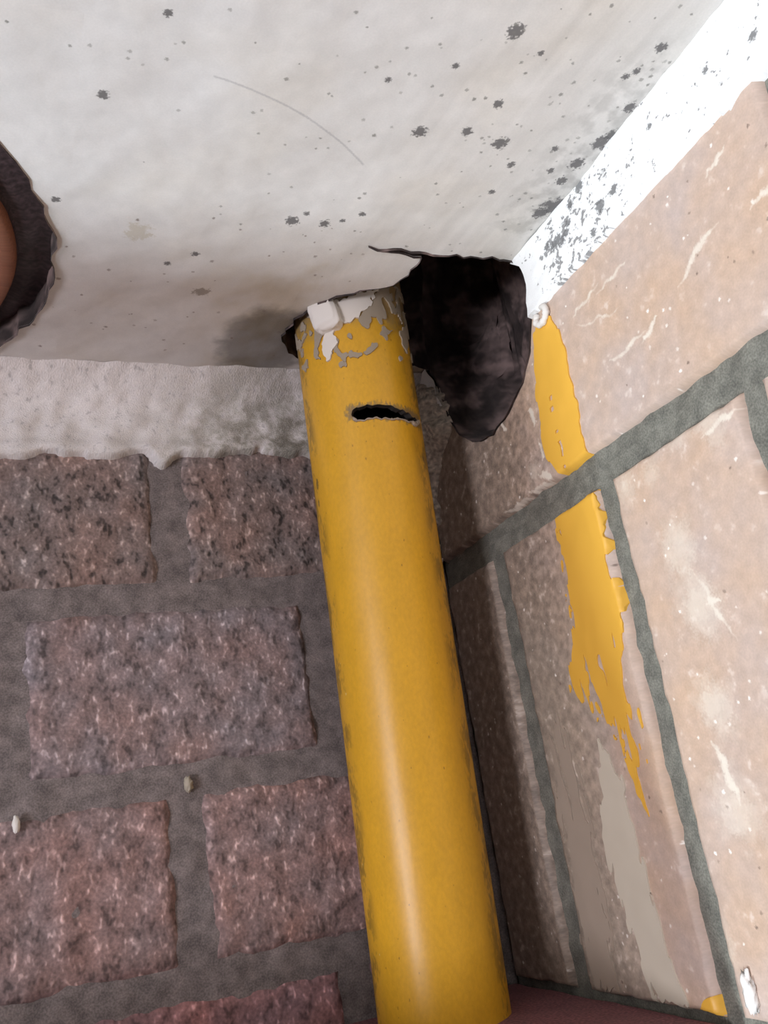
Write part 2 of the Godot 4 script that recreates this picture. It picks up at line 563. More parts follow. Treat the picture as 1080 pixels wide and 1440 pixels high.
# ---- back wall: rough brown blocks under a band of sandy plaster
func make_back_wall() -> void:
	var wall := structure("wall_back")
	var region := Rect2(-4.2, -3.0, 4.2, 3.0)
	var wd := 1536
	var ht := 1100
	var per := wd / 4.2
	var a := stretched(wd, ht, 0.045, 3, 71, 0.55)
	var b := stretched(wd, ht, 0.028, 4, 72, 0.75)
	var c := noise_bytes(wd, ht, 0.16, 3, 73)
	var d := noise_bytes(wd, ht, 0.006, 3, 74)
	var e2 := stretched(wd, ht, 0.09, 2, 75, 0.6)
	var px := PackedByteArray()
	px.resize(wd * ht * 3)
	var bump := PackedByteArray()
	bump.resize(wd * ht)
	for y in ht:
		var top_row := sm(420.0, 330.0, y)
		for x in wd:
			var i := y * wd + x
			var av := a[i] / 255.0
			var bv := b[i] / 255.0
			var ev := e2[i] / 255.0
			var flake := sm(0.60, 0.78, 0.65 * av + 0.35 * ev)
			var fleck := sm(0.66, 0.82, ev) * sm(0.35, 0.6, bv)
			var grain := c[i] / 255.0 - 0.5
			var pit := sm(0.40, 0.24, 0.5 * bv + 0.5 * ev) * (0.5 + 0.6 * top_row)
			var k := 0.89 + 0.30 * grain - 0.24 * pit + 0.36 * (bv - 0.5) + 0.2 * (ev - 0.5)
			var warm := d[i] / 255.0 - 0.5
			var lift := 32.0 * flake + 34.0 * fleck
			px[i * 3] = int(clampf((151.0 + 18.0 * warm) * k + lift, 0, 255))
			px[i * 3 + 1] = int(clampf((135.0 - 4.0 * warm) * k + lift, 0, 255))
			px[i * 3 + 2] = int(clampf((133.0 - 14.0 * warm) * k + lift, 0, 255))
			bump[i] = int(clampf(120.0 + 50.0 * flake + 45.0 * fleck + 70.0 * grain - 60.0 * pit, 0, 255))
	var pic := ImageTexture.create_from_image(Image.create_from_data(wd, ht, false, Image.FORMAT_RGB8, px))
	var bmp := ImageTexture.create_from_image(Image.create_from_data(wd, ht, false, Image.FORMAT_L8, bump))
	var block_mats := []
	for tint in [Color(0.96, 0.93, 0.9), Color(1.0, 0.99, 1.0), Color(1.05, 0.97, 0.95), Color(1.06, 0.9, 0.92)]:
		var m := StandardMaterial3D.new()
		m.albedo_texture = pic
		m.albedo_color = tint
		m.roughness = 0.8
		m.heightmap_enabled = true
		m.heightmap_texture = bmp
		m.heightmap_scale = 0.07
		block_mats.append(m)
	# rows of blocks: [top, bottom, tint, joints right edge/left edge pairs]
	var rows := [
		[-0.3, -0.985, 0, [[-1.245, -0.03], [-2.57, -1.355], [-3.9, -2.67]]],
		[-1.075, -1.765, 1, [[-0.62, -0.03], [-1.94, -0.725], [-3.27, -2.05]]],
		[-1.85, -2.525, 2, [[-1.28, -0.03], [-2.6, -1.38], [-3.92, -2.71]]],
		[-2.61, -3.3, 3, [[-0.65, -0.03], [-1.95, -0.75], [-3.27, -2.05]]],
	]
	for row in rows:
		for k in row[3].size():
			var e: Array = row[3][k]
			var top: float = row[0]
			var bottom: float = row[1]
			var salt: float = top * 7.0 + k * 3.0
			var hf := func(u, v):
				var dd := minf(minf(u - e[0], e[1] - u), minf(v - bottom, top - v)) 
				dd += 0.008 * fine_noise.get_noise_2d(u * 1.2 + salt, v * 1.2)
				return -0.05 * (1.0 - sm(-0.014, 0.05, dd)) + 0.014 * rough_noise.get_noise_2d(u * 5.0 + salt, v * 5.0) + 0.008 * fine_noise.get_noise_2d(u * 2.0, v * 2.0)
			var fine: bool = e[1] > -2.4
			put("block", relief("B", steps(e[0], e[1], 0.03 if fine else 0.1, 0.05), steps(bottom, top, 0.03 if fine else 0.1, 0.05), hf, [], region), block_mats[row[2]], wall)
	# joints
	var mortar := textured(speckle(1024, 1024, Color(0.46, 0.425, 0.415), 0.22, 81, 0.4), 0.95)
	mortar.heightmap_enabled = true
	mortar.heightmap_texture = mortar.albedo_texture
	mortar.heightmap_scale = 0.03
	var jf := func(u, v): return -0.018 + 0.018 * rough_noise.get_noise_2d(u * 6.0, v * 6.0) + 0.01 * fine_noise.get_noise_2d(u, v)
	put("mortar_joint", relief("B", steps(-4.2, 0.02, 0.06), steps(-3.3, 0.0, 0.05), jf, [], Rect2(-4.2, -3.2, 2.1, 2.1)), mortar, wall)
	box_part("wall_slab", Vector3(-18.0, -20.0, -1.6), Vector3(0.0, 1.8, -0.12), plain(Color(0.5, 0.42, 0.42)), wall)
	var far_paint := plain(Color(0.5, 0.42, 0.42))
	box_part("wall_slab", Vector3(-18.0, -20.0, -0.12), Vector3(-4.2, 0.0, -0.01), far_paint, wall)
	box_part("wall_slab", Vector3(-4.2, -20.0, -0.12), Vector3(0.0, -3.3, -0.01), far_paint, wall)
	# plaster band under the ceiling, its lower edge ragged over the blocks
	var bw := 2048
	var bh := 224
	var na := noise_bytes(bw, bh, 0.05, 4, 85)
	var nb := noise_bytes(bw, bh, 0.25, 3, 86)
	var nc := noise_bytes(bw, bh, 0.012, 3, 87)
	var bp := PackedByteArray()
	bp.resize(bw * bh * 3)
	var per2 := bw / 4.2
	for y in bh:
		for x in bw:
			var i := y * bw + x
			var X := -4.2 + x / per2
			var low := y / float(bh)
			var dirt := clampf(sm(-1.5, -0.75, X) * (0.45 + 0.5 * low) + 0.25 * low, 0.0, 1.0) * sm(0.2, 0.75, 0.5 * na[i] / 255.0 + 0.5 * nc[i] / 255.0)
			var k := 0.97 + 0.24 * (nb[i] / 255.0 - 0.5) * (0.4 + dirt) + 0.10 * (na[i] / 255.0 - 0.5)
			k -= 0.1 * sm(0.3, 0.16, na[i] / 255.0)
			k -= 0.42 * dirt
			bp[i * 3] = int(clampf(238.0 * k, 0, 255))
			bp[i * 3 + 1] = int(clampf((233.0 - 2.0 * dirt) * k, 0, 255))
			bp[i * 3 + 2] = int(clampf((231.0 - 18.0 * dirt) * k, 0, 255))
	var band := textured(Image.create_from_data(bw, bh, false, Image.FORMAT_RGB8, bp), 0.9, Image.create_from_data(bw, bh, false, Image.FORMAT_L8, nb), 0.03)
	var edge := func(u): return -0.375 + 0.022 * rough_noise.get_noise_1d(u * 5.0) + 0.016 * fine_noise.get_noise_1d(u * 1.6) - 0.05 * exp(-pow((u + 1.31) / 0.05, 2.0)) - 0.02 * exp(-pow((u + 1.6) / 0.08, 2.0))
	var bf := func(u, v):
		var low: float = edge.call(u)
		var t := sm(low - 0.012, low + 0.02, v)
		var cove := 0.17 * pow(maxf(0.0, 1.0 + v / 0.17), 1.7)
		return lerpf(-0.09, 0.035 + cove, t) + t * (0.014 * rough_noise.get_noise_2d(u * 5.0, v * 5.0 + 20.0) + 0.016 * fine_noise.get_noise_2d(u, v + 20.0) + 0.02 * sm(-0.28, -0.35, v))
	put("plaster_band", relief("B", steps(-4.2, 0.0, 0.02), steps(-0.46, 0.0, 0.012), bf, [], Rect2(-4.2, -0.46, 4.2, 0.46)), band, wall)

func speckle(wd: int, ht: int, c: Color, amount: float, salt: int, blotch := 0.12) -> Image:
	var a := noise_bytes(wd, ht, 0.2, 3, salt)
	var b := noise_bytes(wd, ht, 0.02, 3, salt + 1)
	var px := PackedByteArray()
	px.resize(wd * ht * 3)
	for i in wd * ht:
		var k := 255.0 * (1.0 + amount * 2.0 * (a[i] / 255.0 - 0.5) + blotch * (b[i] / 255.0 - 0.5))
		px[i * 3] = int(clampf(c.r * k, 0, 255))
		px[i * 3 + 1] = int(clampf(c.g * k, 0, 255))
		px[i * 3 + 2] = int(clampf(c.b * k, 0, 255))
	return Image.create_from_data(wd, ht, false, Image.FORMAT_RGB8, px)

# ---- right wall: pinkish tiles under a strip of white plaster
const SIDE := Rect2(0.0, -3.0, 4.5, 3.0)

func tile_picture() -> Image:
	var wd := 1536
	var ht := 1024
	var per := wd / 4.5
	var a := noise_bytes(wd, ht, 0.006, 4, 91)
	var b := noise_bytes(wd, ht, 0.05, 4, 92)
	var c := noise_bytes(wd, ht, 0.3, 2, 93)
	var d := noise_bytes(wd, ht, 0.02, 3, 94)
	var px := PackedByteArray()
	px.resize(wd * ht * 3)
	for y in ht:
		var Y := -y / per
		for x in wd:
			var i := y * wd + x
			var Z := x / per
			var k := 0.97 + 0.10 * (b[i] / 255.0 - 0.5) + 0.07 * (c[i] / 255.0 - 0.5)
			var warm := a[i] / 255.0 - 0.5
			var chalk := 0.55 * sm(0.62, 0.85, b[i] / 255.0) * sm(0.45, 0.75, d[i] / 255.0)
			var R := (201.0 + 10.0 * warm) * k
			var G := (176.0 - 3.0 * warm) * k
			var B := (158.0 - 20.0 * warm) * k
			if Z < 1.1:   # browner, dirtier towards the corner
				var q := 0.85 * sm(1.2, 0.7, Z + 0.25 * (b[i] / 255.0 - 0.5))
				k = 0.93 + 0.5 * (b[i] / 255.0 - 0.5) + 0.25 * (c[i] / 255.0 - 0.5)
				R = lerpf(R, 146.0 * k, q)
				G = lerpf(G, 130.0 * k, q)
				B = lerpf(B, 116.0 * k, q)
			if Y < -1.1 and Z > 0.58 and Z < 1.15:   # greyish wash beside the old paint
				var q := 0.3 * sm(-1.1, -1.7, Y) * sm(0.58, 0.64, Z) * sm(1.15, 1.0, Z) * sm(0.2, 0.6, d[i] / 255.0 + 0.3)
				R = lerpf(R, 184.0, q)
				G = lerpf(G, 176.0, q)
				B = lerpf(B, 160.0, q)
			px[i * 3] = int(clampf(lerpf(R, 226, chalk), 0, 255))
			px[i * 3 + 1] = int(clampf(lerpf(G, 214, chalk), 0, 255))
			px[i * 3 + 2] = int(clampf(lerpf(B, 203, chalk), 0, 255))
	var im := Image.create_from_data(wd, ht, false, Image.FORMAT_RGB8, px)
	var pale := Color(0.9, 0.86, 0.8)
	for q in [[1.57, -0.69, 1.79, -0.7, 0.012], [1.98, -0.64, 2.2, -0.56, 0.016], [1.76, -0.72, 1.86, -0.68, 0.012], [2.32, -0.6, 2.5, -0.62, 0.014], [1.43, -0.42, 1.62, -0.4, 0.01], [1.6, -0.42, 1.8, -0.42, 0.01], [2.2, -0.4, 2.32, -0.38, 0.01], [1.72, -1.5, 1.82, -1.75, 0.012], [1.6, -2.0, 1.66, -2.2, 0.02], [1.74, -1.6, 1.8, -1.62, 0.012], [1.45, -0.47, 1.7, -0.55, 0.008], [1.9, -1.12, 2.08, -1.12, 0.014], [1.0, -0.88, 1.08, -0.93, 0.02], [0.9, -0.92, 1.05, -0.94, 0.014], [1.02, -0.6, 1.05, -0.68, 0.016], [0.78, -0.56, 0.84, -0.6, 0.012], [1.04, -0.75, 1.06, -0.85, 0.01], [0.66, -0.93, 0.9, -0.94, 0.012]]:
		for k in 90:
			var t := k / 89.0
			blot(im, (lerpf(q[0], q[2], t) + 0.02 * rough_noise.get_noise_1d(t * 2.0 + q[0] * 9.0)) * per, -(lerpf(q[1], q[3], t) + 0.02 * rough_noise.get_noise_1d(t * 2.0 + q[1] * 9.0)) * per, q[4] * per * (0.25 + 0.75 * sin(PI * t)) * (0.8 + 0.5 * rough_noise.get_noise_1d(t * 7.0 + q[0])), pale, 0.22)
	for q in [[1.67, -1.4, 0.09], [1.7, -1.62, 0.1], [1.66, -1.9, 0.11], [1.64, -2.2, 0.12], [1.5, -1.12, 0.05], [1.65, -1.1, 0.05], [1.8, -1.1, 0.06], [1.95, -1.12, 0.06], [0.98, -0.85, 0.06], [1.3, -0.36, 0.05], [1.42, -2.6, 0.06]]:
		for k in 5:   # chalky rubbed places
			blot(im, (q[0] + rng.randf_range(-0.03, 0.03)) * per, -(q[1] + rng.randf_range(-0.05, 0.05)) * per, q[2] * per * rng.randf_range(0.5, 1.1), pale, 0.16)
	for i in 420:
		blot(im, rng.randf_range(0.0, 3.2) * per, rng.randf_range(0.3, 2.9) * per, rng.randf_range(0.002, 0.006) * per + 0.6, Color(0.97, 0.95, 0.92), rng.randf_range(0.4, 0.95))
	for i in 160:
		blot(im, rng.randf_range(0.3, 3.2) * per, rng.randf_range(0.3, 2.9) * per, rng.randf_range(0.002, 0.005) * per + 0.5, Color(0.42, 0.35, 0.31), rng.randf_range(0.3, 0.7))
	return im

func tile_height(e: Array, u: float, v: float) -> float:
	var dd := minf(minf(u - e[0], e[1] - u), minf(v - e[2], e[3] - v))
	dd += 0.008 * fine_noise.get_noise_2d(u * 1.5, v * 1.5 + e[0] * 5.0)
	return -0.07 * (1.0 - sm(-0.004, 0.026, dd)) + 0.006 * rough_noise.get_noise_2d(u * 3.0, v * 3.0)

func make_right_wall() -> void:
	var wall := structure("wall_right")
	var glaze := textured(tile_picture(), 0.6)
	var b := Image.create_from_data(512, 512, false, Image.FORMAT_L8, noise_bytes(512, 512, 0.06, 4, 96))
	glaze.heightmap_enabled = true
	glaze.heightmap_texture = ImageTexture.create_from_image(b)
	glaze.heightmap_scale = 0.02
	var yellow := textured(paint_picture(), 0.45)
	var chalk := plain(Color(0.79, 0.75, 0.68), 0.95)
	# tiles as [z from, z to, y from, y to]
	var upper := [0.0, 2.49, -0.955, -0.25]
	var tiles := [upper, [2.56, 4.5, -0.955, -0.25], [0.0, 0.475, -2.82, -1.06], [0.585, 1.335, -2.82, -1.06], [1.42, 2.09, -2.82, -1.06], [2.165, 2.86, -2.82, -1.06], [2.94, 3.65, -2.82, -1.06], [3.73, 4.5, -2.82, -1.06]]
	for e in tiles:
		var hf := func(u, v): return tile_height(e, u, v)
		var fine: bool = e[0] < 2.4
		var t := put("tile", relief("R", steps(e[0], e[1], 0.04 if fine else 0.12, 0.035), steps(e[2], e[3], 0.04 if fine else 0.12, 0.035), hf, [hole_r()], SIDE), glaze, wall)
		if e == upper:
			var poly := outline([1.21, -0.335, 1.15, -0.4, 1.135, -0.47, 1.11, -0.58, 1.095, -0.69, 1.085, -0.79, 1.11, -0.9, 1.17, -0.97, 1.33, -0.97, 1.345, -0.79, 1.345, -0.67, 1.36, -0.5, 1.335, -0.41, 1.32, -0.335])
			var mask := func(u, v):
				var s := sd(Vector2(u, v), poly) + 0.022 * fine_noise.get_noise_2d(u * 3.0, v * 1.2)
				var gap := 0.035 - absf(u - 1.2 - 0.03 * (v + 0.6) + 0.01 * rough_noise.get_noise_1d(v * 9.0)) * 3.0 - 0.05 * fine_noise.get_noise_1d(v * 1.2) - 0.02
				return minf(s, -gap if v < -0.6 and v > -0.95 and rough_noise.get_noise_1d(v * 16.0 + 2.0) > 0.02 else s)
			put("yellow_paint", layer("R", Rect2(1.04, -1.0, 0.36, 0.7), 0.009, mask, hf, 0.006), yellow, t).set_meta("label", "strip of old yellow paint left on the upper tile")
		elif e[0] > 0.5 and e[0] < 0.6:
			var poly := outline([1.07, -1.05, 1.04, -1.22, 1.03, -1.4, 1.0, -1.56, 0.94, -1.64, 0.9, -1.72, 0.97, -1.8, 1.04, -1.85, 1.12, -1.95, 1.17, -2.13, 1.23, -2.25, 1.29, -2.2, 1.3, -2.0, 1.325, -1.87, 1.3, -1.76, 1.31, -1.6, 1.315, -1.42, 1.31, -1.24, 1.325, -1.05])
			var mask := func(u, v):
				var s := sd(Vector2(u, v), poly) + 0.05 * fine_noise.get_noise_2d(u * 3.0, v * 1.0)
				var worn := 0.8 - 1.0 * sm(-1.3, -2.3, v) + 0.75 * rough_noise.get_noise_2d(u * 17.0, v * 4.5) + 0.45 * fine_noise.get_noise_2d(u * 4.0, v * 0.9) - 0.5 * sm(1.17, 1.31, u) * sm(-1.12, -1.35, v) - 0.3 * sm(1.08, 0.98, u)
				return minf(s, worn * 0.2)
			put("yellow_paint", layer("R", Rect2(0.84, -2.34, 0.52, 1.32), 0.0075, mask, hf, 0.004, 0.011), yellow, t).set_meta("label", "flaking streak of old yellow paint on the tall tile")
			var foot := outline([1.33, -2.745, 1.345, -2.82, 1.2, -2.82, 1.26, -2.78])
			put("yellow_paint", layer("R", Rect2(1.17, -2.84, 0.18, 0.11), 0.009, func(u, v): return sd(Vector2(u, v), foot) + 0.01 * fine_noise.get_noise_2d(u * 3, v * 3), hf, 0.006), yellow, t)
			var smear := outline([1.02, -1.95, 1.1, -2.05, 1.12, -2.3, 1.13, -2.45, 1.145, -2.6, 1.185, -2.79, 1.02, -2.79, 0.97, -2.63, 0.93, -2.42, 0.9, -2.27, 0.97, -2.1])
			var smask := func(u, v):
				return sd(Vector2(u, v), smear) + 0.04 * fine_noise.get_noise_2d(u * 4.0, v * 0.9) + 0.02 * rough_noise.get_noise_2d(u * 14.0, v * 2.0)
			put("plaster_smear", layer("R", Rect2(0.84, -2.83, 0.4, 0.95), 0.009, smask, hf, 0.005), chalk, t).set_meta("label", "broad pale plaster smear down the tall tile")
			var thin := outline([0.66, -1.9, 0.8, -1.75, 0.84, -2.0, 0.83, -2.42, 0.79, -2.78, 0.63, -2.79, 0.65, -2.4])
			var tmask := func(u, v):
				return minf(sd(Vector2(u, v), thin), 0.05 + 0.1 * rough_noise.get_noise_2d(u * 10.0, v * 1.6)) + 0.05 * fine_noise.get_noise_2d(u * 4.0, v * 0.7) - 0.02 * sm(-2.3, -1.8, v)
			put("plaster_smear", layer("R", Rect2(0.6, -2.82, 0.28, 1.1), 0.009, tmask, hf, 0.004), plain(Color(0.63, 0.57, 0.51), 0.95), t)
	# grey joints, smeared and recessed
	var mortar := textured(speckle(1024, 1024, Color(0.44, 0.435, 0.4), 0.22, 101, 0.35), 0.9)
	mortar.heightmap_enabled = true
	mortar.heightmap_texture = mortar.albedo_texture
	mortar.heightmap_scale = 0.03
	var jf := func(u, v): return -0.032 + 0.012 * rough_noise.get_noise_2d(u * 6.0, v * 6.0) + 0.006 * fine_noise.get_noise_2d(u, v)
	put("mortar_joint", relief("R", steps(-0.03, 4.5, 0.05), steps(-3.0, -0.02, 0.05), jf, [hole_r()], Rect2(0, -3, 2, 2)), mortar, wall)
	var back := plain(Color(0.74, 0.66, 0.6))
	box_part("wall_slab", Vector3(1.7, -20.0, -1.6), Vector3(2.2, 1.8, 24.0), back, wall)
	box_part("wall_slab", Vector3(0.08, -20.0, -1.6), Vector3(1.7, -3.0, 24.0), back, wall)
	box_part("wall_slab", Vector3(0.0, -20.0, 4.5), Vector3(1.7, 1.8, 24.0), back, wall)
	box_part("wall_slab", Vector3(0.0, -20.0, -0.1), Vector3(0.08, -3.0, 4.5), back, wall)
	box_part("wall_slab", Vector3(0.0, -20.0, -1.6), Vector3(1.7, 1.8, -0.12), back, wall)
	# white plaster strip with flaked, pitted paint
	var bw := 2048
	var bh := 192
	var per := bw / 4.5
	var na := noise_bytes(bw, bh, 0.03, 4, 111)
	var nb := noise_bytes(bw, bh, 0.09, 3, 112)
	var nc := noise_bytes(bw, bh, 0.3, 2, 113)
	var bp := PackedByteArray()
	bp.resize(bw * bh * 3)
	var flakes := PackedByteArray()
	flakes.resize(bw * bh)
	for y in bh:
		var Y := -y * 0.36 / bh
		for x in bw:
			var i := y * bw + x
			var Z := x / per
			var many := 0.26 * sm(1.28, 1.42, Z) * sm(2.1, 1.55, Z) * sm(-0.0, -0.05, Y) * sm(-0.32, -0.26, Y) + 0.05 * sm(2.7, 1.6, Z) * sm(1.28, 1.4, Z)
			var p := sm(0.40 + many * 0.55, 0.34 + many * 0.55, 0.55 * na[i] / 255.0 + 0.45 * nb[i] / 255.0 + 0.06 * (nc[i] / 255.0 - 0.5) + 0.14)
			var k := 1.0 + 0.05 * (nc[i] / 255.0 - 0.5)
			flakes[i] = int(200 - 150 * p)
			bp[i * 3] = int(clampf(lerpf(238, 150, p) * k, 0, 255))
			bp[i * 3 + 1] = int(clampf(lerpf(238, 149, p) * k, 0, 255))
			bp[i * 3 + 2] = int(clampf(lerpf(236, 148, p) * k, 0, 255))
	var strip_pic := Image.create_from_data(bw, bh, false, Image.FORMAT_RGB8, bp)
	for q in [[1.49, -0.12, 0.03], [1.52, -0.14, 0.026], [1.55, -0.13, 0.02], [1.57, -0.1, 0.02], [1.42, -0.1, 0.02], [1.46, -0.12, 0.024], [2.53, -0.18, 0.02], [2.35, -0.13, 0.014], [2.08, -0.1, 0.014], [1.85, -0.17, 0.024], [1.76, -0.17, 0.03], [1.69, -0.23, 0.02], [1.61, -0.05, 0.022], [1.68, -0.02, 0.03]]:
		blot(strip_pic, q[0] * per, -q[1] / 0.36 * bh, q[2] * per, Color(0.45, 0.45, 0.45), 0.85)
	var strip := textured(strip_pic, 0.9, Image.create_from_data(bw, bh, false, Image.FORMAT_L8, flakes), 0.05)
	var edge := func(u): return -0.285 + 0.006 * rough_noise.get_noise_1d(u * 5.0 + 3.0) + 0.008 * fine_noise.get_noise_1d(u * 0.8) - 0.02 * exp(-pow((u - 2.37) / 0.03, 2.0))
	var bf := func(u, v):
		var low: float = edge.call(u)
		return lerpf(-0.08, 0.022, sm(low - 0.01, low + 0.008, v)) + 0.008 * rough_noise.get_noise_2d(u * 5.0, v * 5.0) + 0.006 * fine_noise.get_noise_2d(u, v)
	put("plaster_strip", relief("R", steps(0.0, 4.5, 0.025), steps(-0.36, 0.0, 0.012), bf, [hole_r()], Rect2(0, -0.36, 4.5, 0.36)), strip, wall)
	var rough := textured(speckle(256, 256, Color(0.73, 0.69, 0.64), 0.55, 121), 0.95)
	rough.uv1_triplanar = true
	rough.uv1_world_triplanar = true
	rough.uv1_scale = Vector3.ONE * 6.0
	rough.heightmap_enabled = true
	rough.heightmap_texture = rough.albedo_texture
	rough.heightmap_scale = 0.15
	put("mortar_fillet", corner_fillet(), rough, wall)

func corner_fillet() -> ArrayMesh:   # coarse mortar filling the corner beside the hole
	var st := SurfaceTool.new()
	st.begin(Mesh.PRIMITIVE_TRIANGLES)
	st.set_smooth_group(0)
	var m := 80
	var n := 28
	for j in m + 1:
		var t := float(j) / m
		var y := lerpf(0.02, -0.95, t)
		var r := (0.285 * sm(0.66, 0.34, t) * sm(-0.08, 0.3, t) + 0.08 * sm(1.0, 0.7, t)) + 0.012 + 0.05 * rough_noise.get_noise_1d(y * 12.0)
		for i in n + 1:
			var a := PI * 0.5 * i / n
			var f := 1.0 - 0.42 * sin(2.0 * a)
			var p := Vector3(-r * cos(a) * f, y, r * sin(a) * f)
			p += Vector3(-1, 0, 1) * (0.05 * rough_noise.get_noise_3d(p.x * 8, p.y * 8, p.z * 8) + 0.05 * fine_noise.get_noise_3d(p.x, p.y, p.z)) * sin(2.0 * a)
			p += Vector3(0.02 * (1.0 - sm(0.0, 0.15, float(i) / n)) * 0.0, 0, 0)
			st.add_vertex(w(p))
	for j in m:
		for i in n:
			var a := j * (n + 1) + i
			tri(st, a, a + 1, a + n + 2, true)
			tri(st, a, a + n + 2, a + n + 1, true)
	st.generate_normals()
	return st.commit()

func make_ledge() -> void:
	var t := structure("trim_1")
	var stone := textured(speckle(512, 512, Color(0.46, 0.30, 0.315), 0.35, 131), 0.75)
	stone.heightmap_enabled = true
	stone.heightmap_texture = stone.albedo_texture
	stone.heightmap_scale = 0.06
	var hf := func(u, v): return 0.006 * rough_noise.get_noise_2d(u * 3.0, v * 3.0) - 0.05 * sm(1.36, 1.4, v)
	put("ledge_top", relief("L", steps(-6.0, 0.0, 0.08), steps(0.0, 1.4, 0.05), hf, [], Rect2(-6, 0, 1.6, 1.6)), stone, t)
	box_part("ledge_slab", Vector3(-18.0, LEDGE - 0.35, 0.0), Vector3(0.0, LEDGE - 0.015, 1.385), plain(Color(0.46, 0.30, 0.315)), t)

# ------------------------------------------------------------------ gas pipe
func paint_picture() -> Image:
	return speckle(256, 256, Color(0.91, 0.70, 0.275), 0.06, 141)

func pipe_picture() -> Image:
	var wd := 1024
	var ht := 1280
	var pu := wd / TAU
	var pv := ht / 3.5
	var a := noise_bytes(wd, ht, 0.012, 4, 151)
	var b := noise_bytes(wd, ht, 0.08, 3, 152)
	var c := noise_bytes(wd, ht, 0.35, 2, 153)
	var px := PackedByteArray()
	px.resize(wd * ht * 3)
	for y in ht:
		var Y := 0.6 - y / pv
		for x in wd:
			var i := y * wd + x
			var an := rad_to_deg(x / pu - PI)
			var k := 0.985 + 0.07 * (b[i] / 255.0 - 0.5) + 0.05 * (c[i] / 255.0 - 0.5) + 0.05 * (a[i] / 255.0 - 0.5)
			var R := 217.0 * k
			var G := 163.0 * k
			var B := 38.0 * k
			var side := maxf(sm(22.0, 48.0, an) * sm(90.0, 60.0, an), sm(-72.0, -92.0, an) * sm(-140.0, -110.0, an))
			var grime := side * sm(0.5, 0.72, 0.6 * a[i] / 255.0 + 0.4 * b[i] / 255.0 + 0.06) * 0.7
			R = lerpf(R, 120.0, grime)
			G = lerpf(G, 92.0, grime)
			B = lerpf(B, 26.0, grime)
			if Y > -0.3:   # bare, dirty and chalky towards the ceiling
				var q := 0.8 * sm(-0.16, 0.02, Y + 0.12 * (a[i] / 255.0 - 0.5) + 0.06 * (b[i] / 255.0 - 0.5))
				R = lerpf(R, 142.0 * k, q)
				G = lerpf(G, 122.0 * k, q)
				B = lerpf(B, 98.0 * k, q)
			var ds := Vector2(clampf(an, -30.0, 46.0) - an, (Y + 0.5 + 0.00018 * an) * 240.0).length()
			var burnt := sm(11.0, 5.0, ds + 9.0 * (b[i] / 255.0 - 0.5)) * 0.75
			R = lerpf(R, 112.0, burnt)
			G = lerpf(G, 96.0, burnt)
			B = lerpf(B, 84.0, burnt)
			px[i * 3] = int(clampf(R, 0, 255))
			px[i * 3 + 1] = int(clampf(G, 0, 255))
			px[i * 3 + 2] = int(clampf(B, 0, 255))
	var im := Image.create_from_data(wd, ht, false, Image.FORMAT_RGB8, px)
	for i in 240:
		blot(im, rng.randf() * wd, rng.randf() * ht, rng.randf_range(0.8, 2.0), Color(0.42, 0.27, 0.08), rng.randf_range(0.2, 0.7))
	for i in 40:
		blot(im, rng.randf_range(-120.0, -78.0) / 360.0 * wd + wd * 0.5, rng.randf_range(0.9, 3.5) * pv, rng.randf_range(0.9, 2.2), Color(0.9, 0.86, 0.75), 0.8)
	for q in [[-88.0, -0.72, 10.0], [-90.0, -0.8, 7.0], [40.0, -0.18, 9.0], [44.0, -0.68, 6.0]]:
		blot(im, (q[0] + 180.0) / 360.0 * wd, (0.6 - q[1]) * pv, q[2], Color(0.3, 0.25, 0.15), 0.6)
	return im

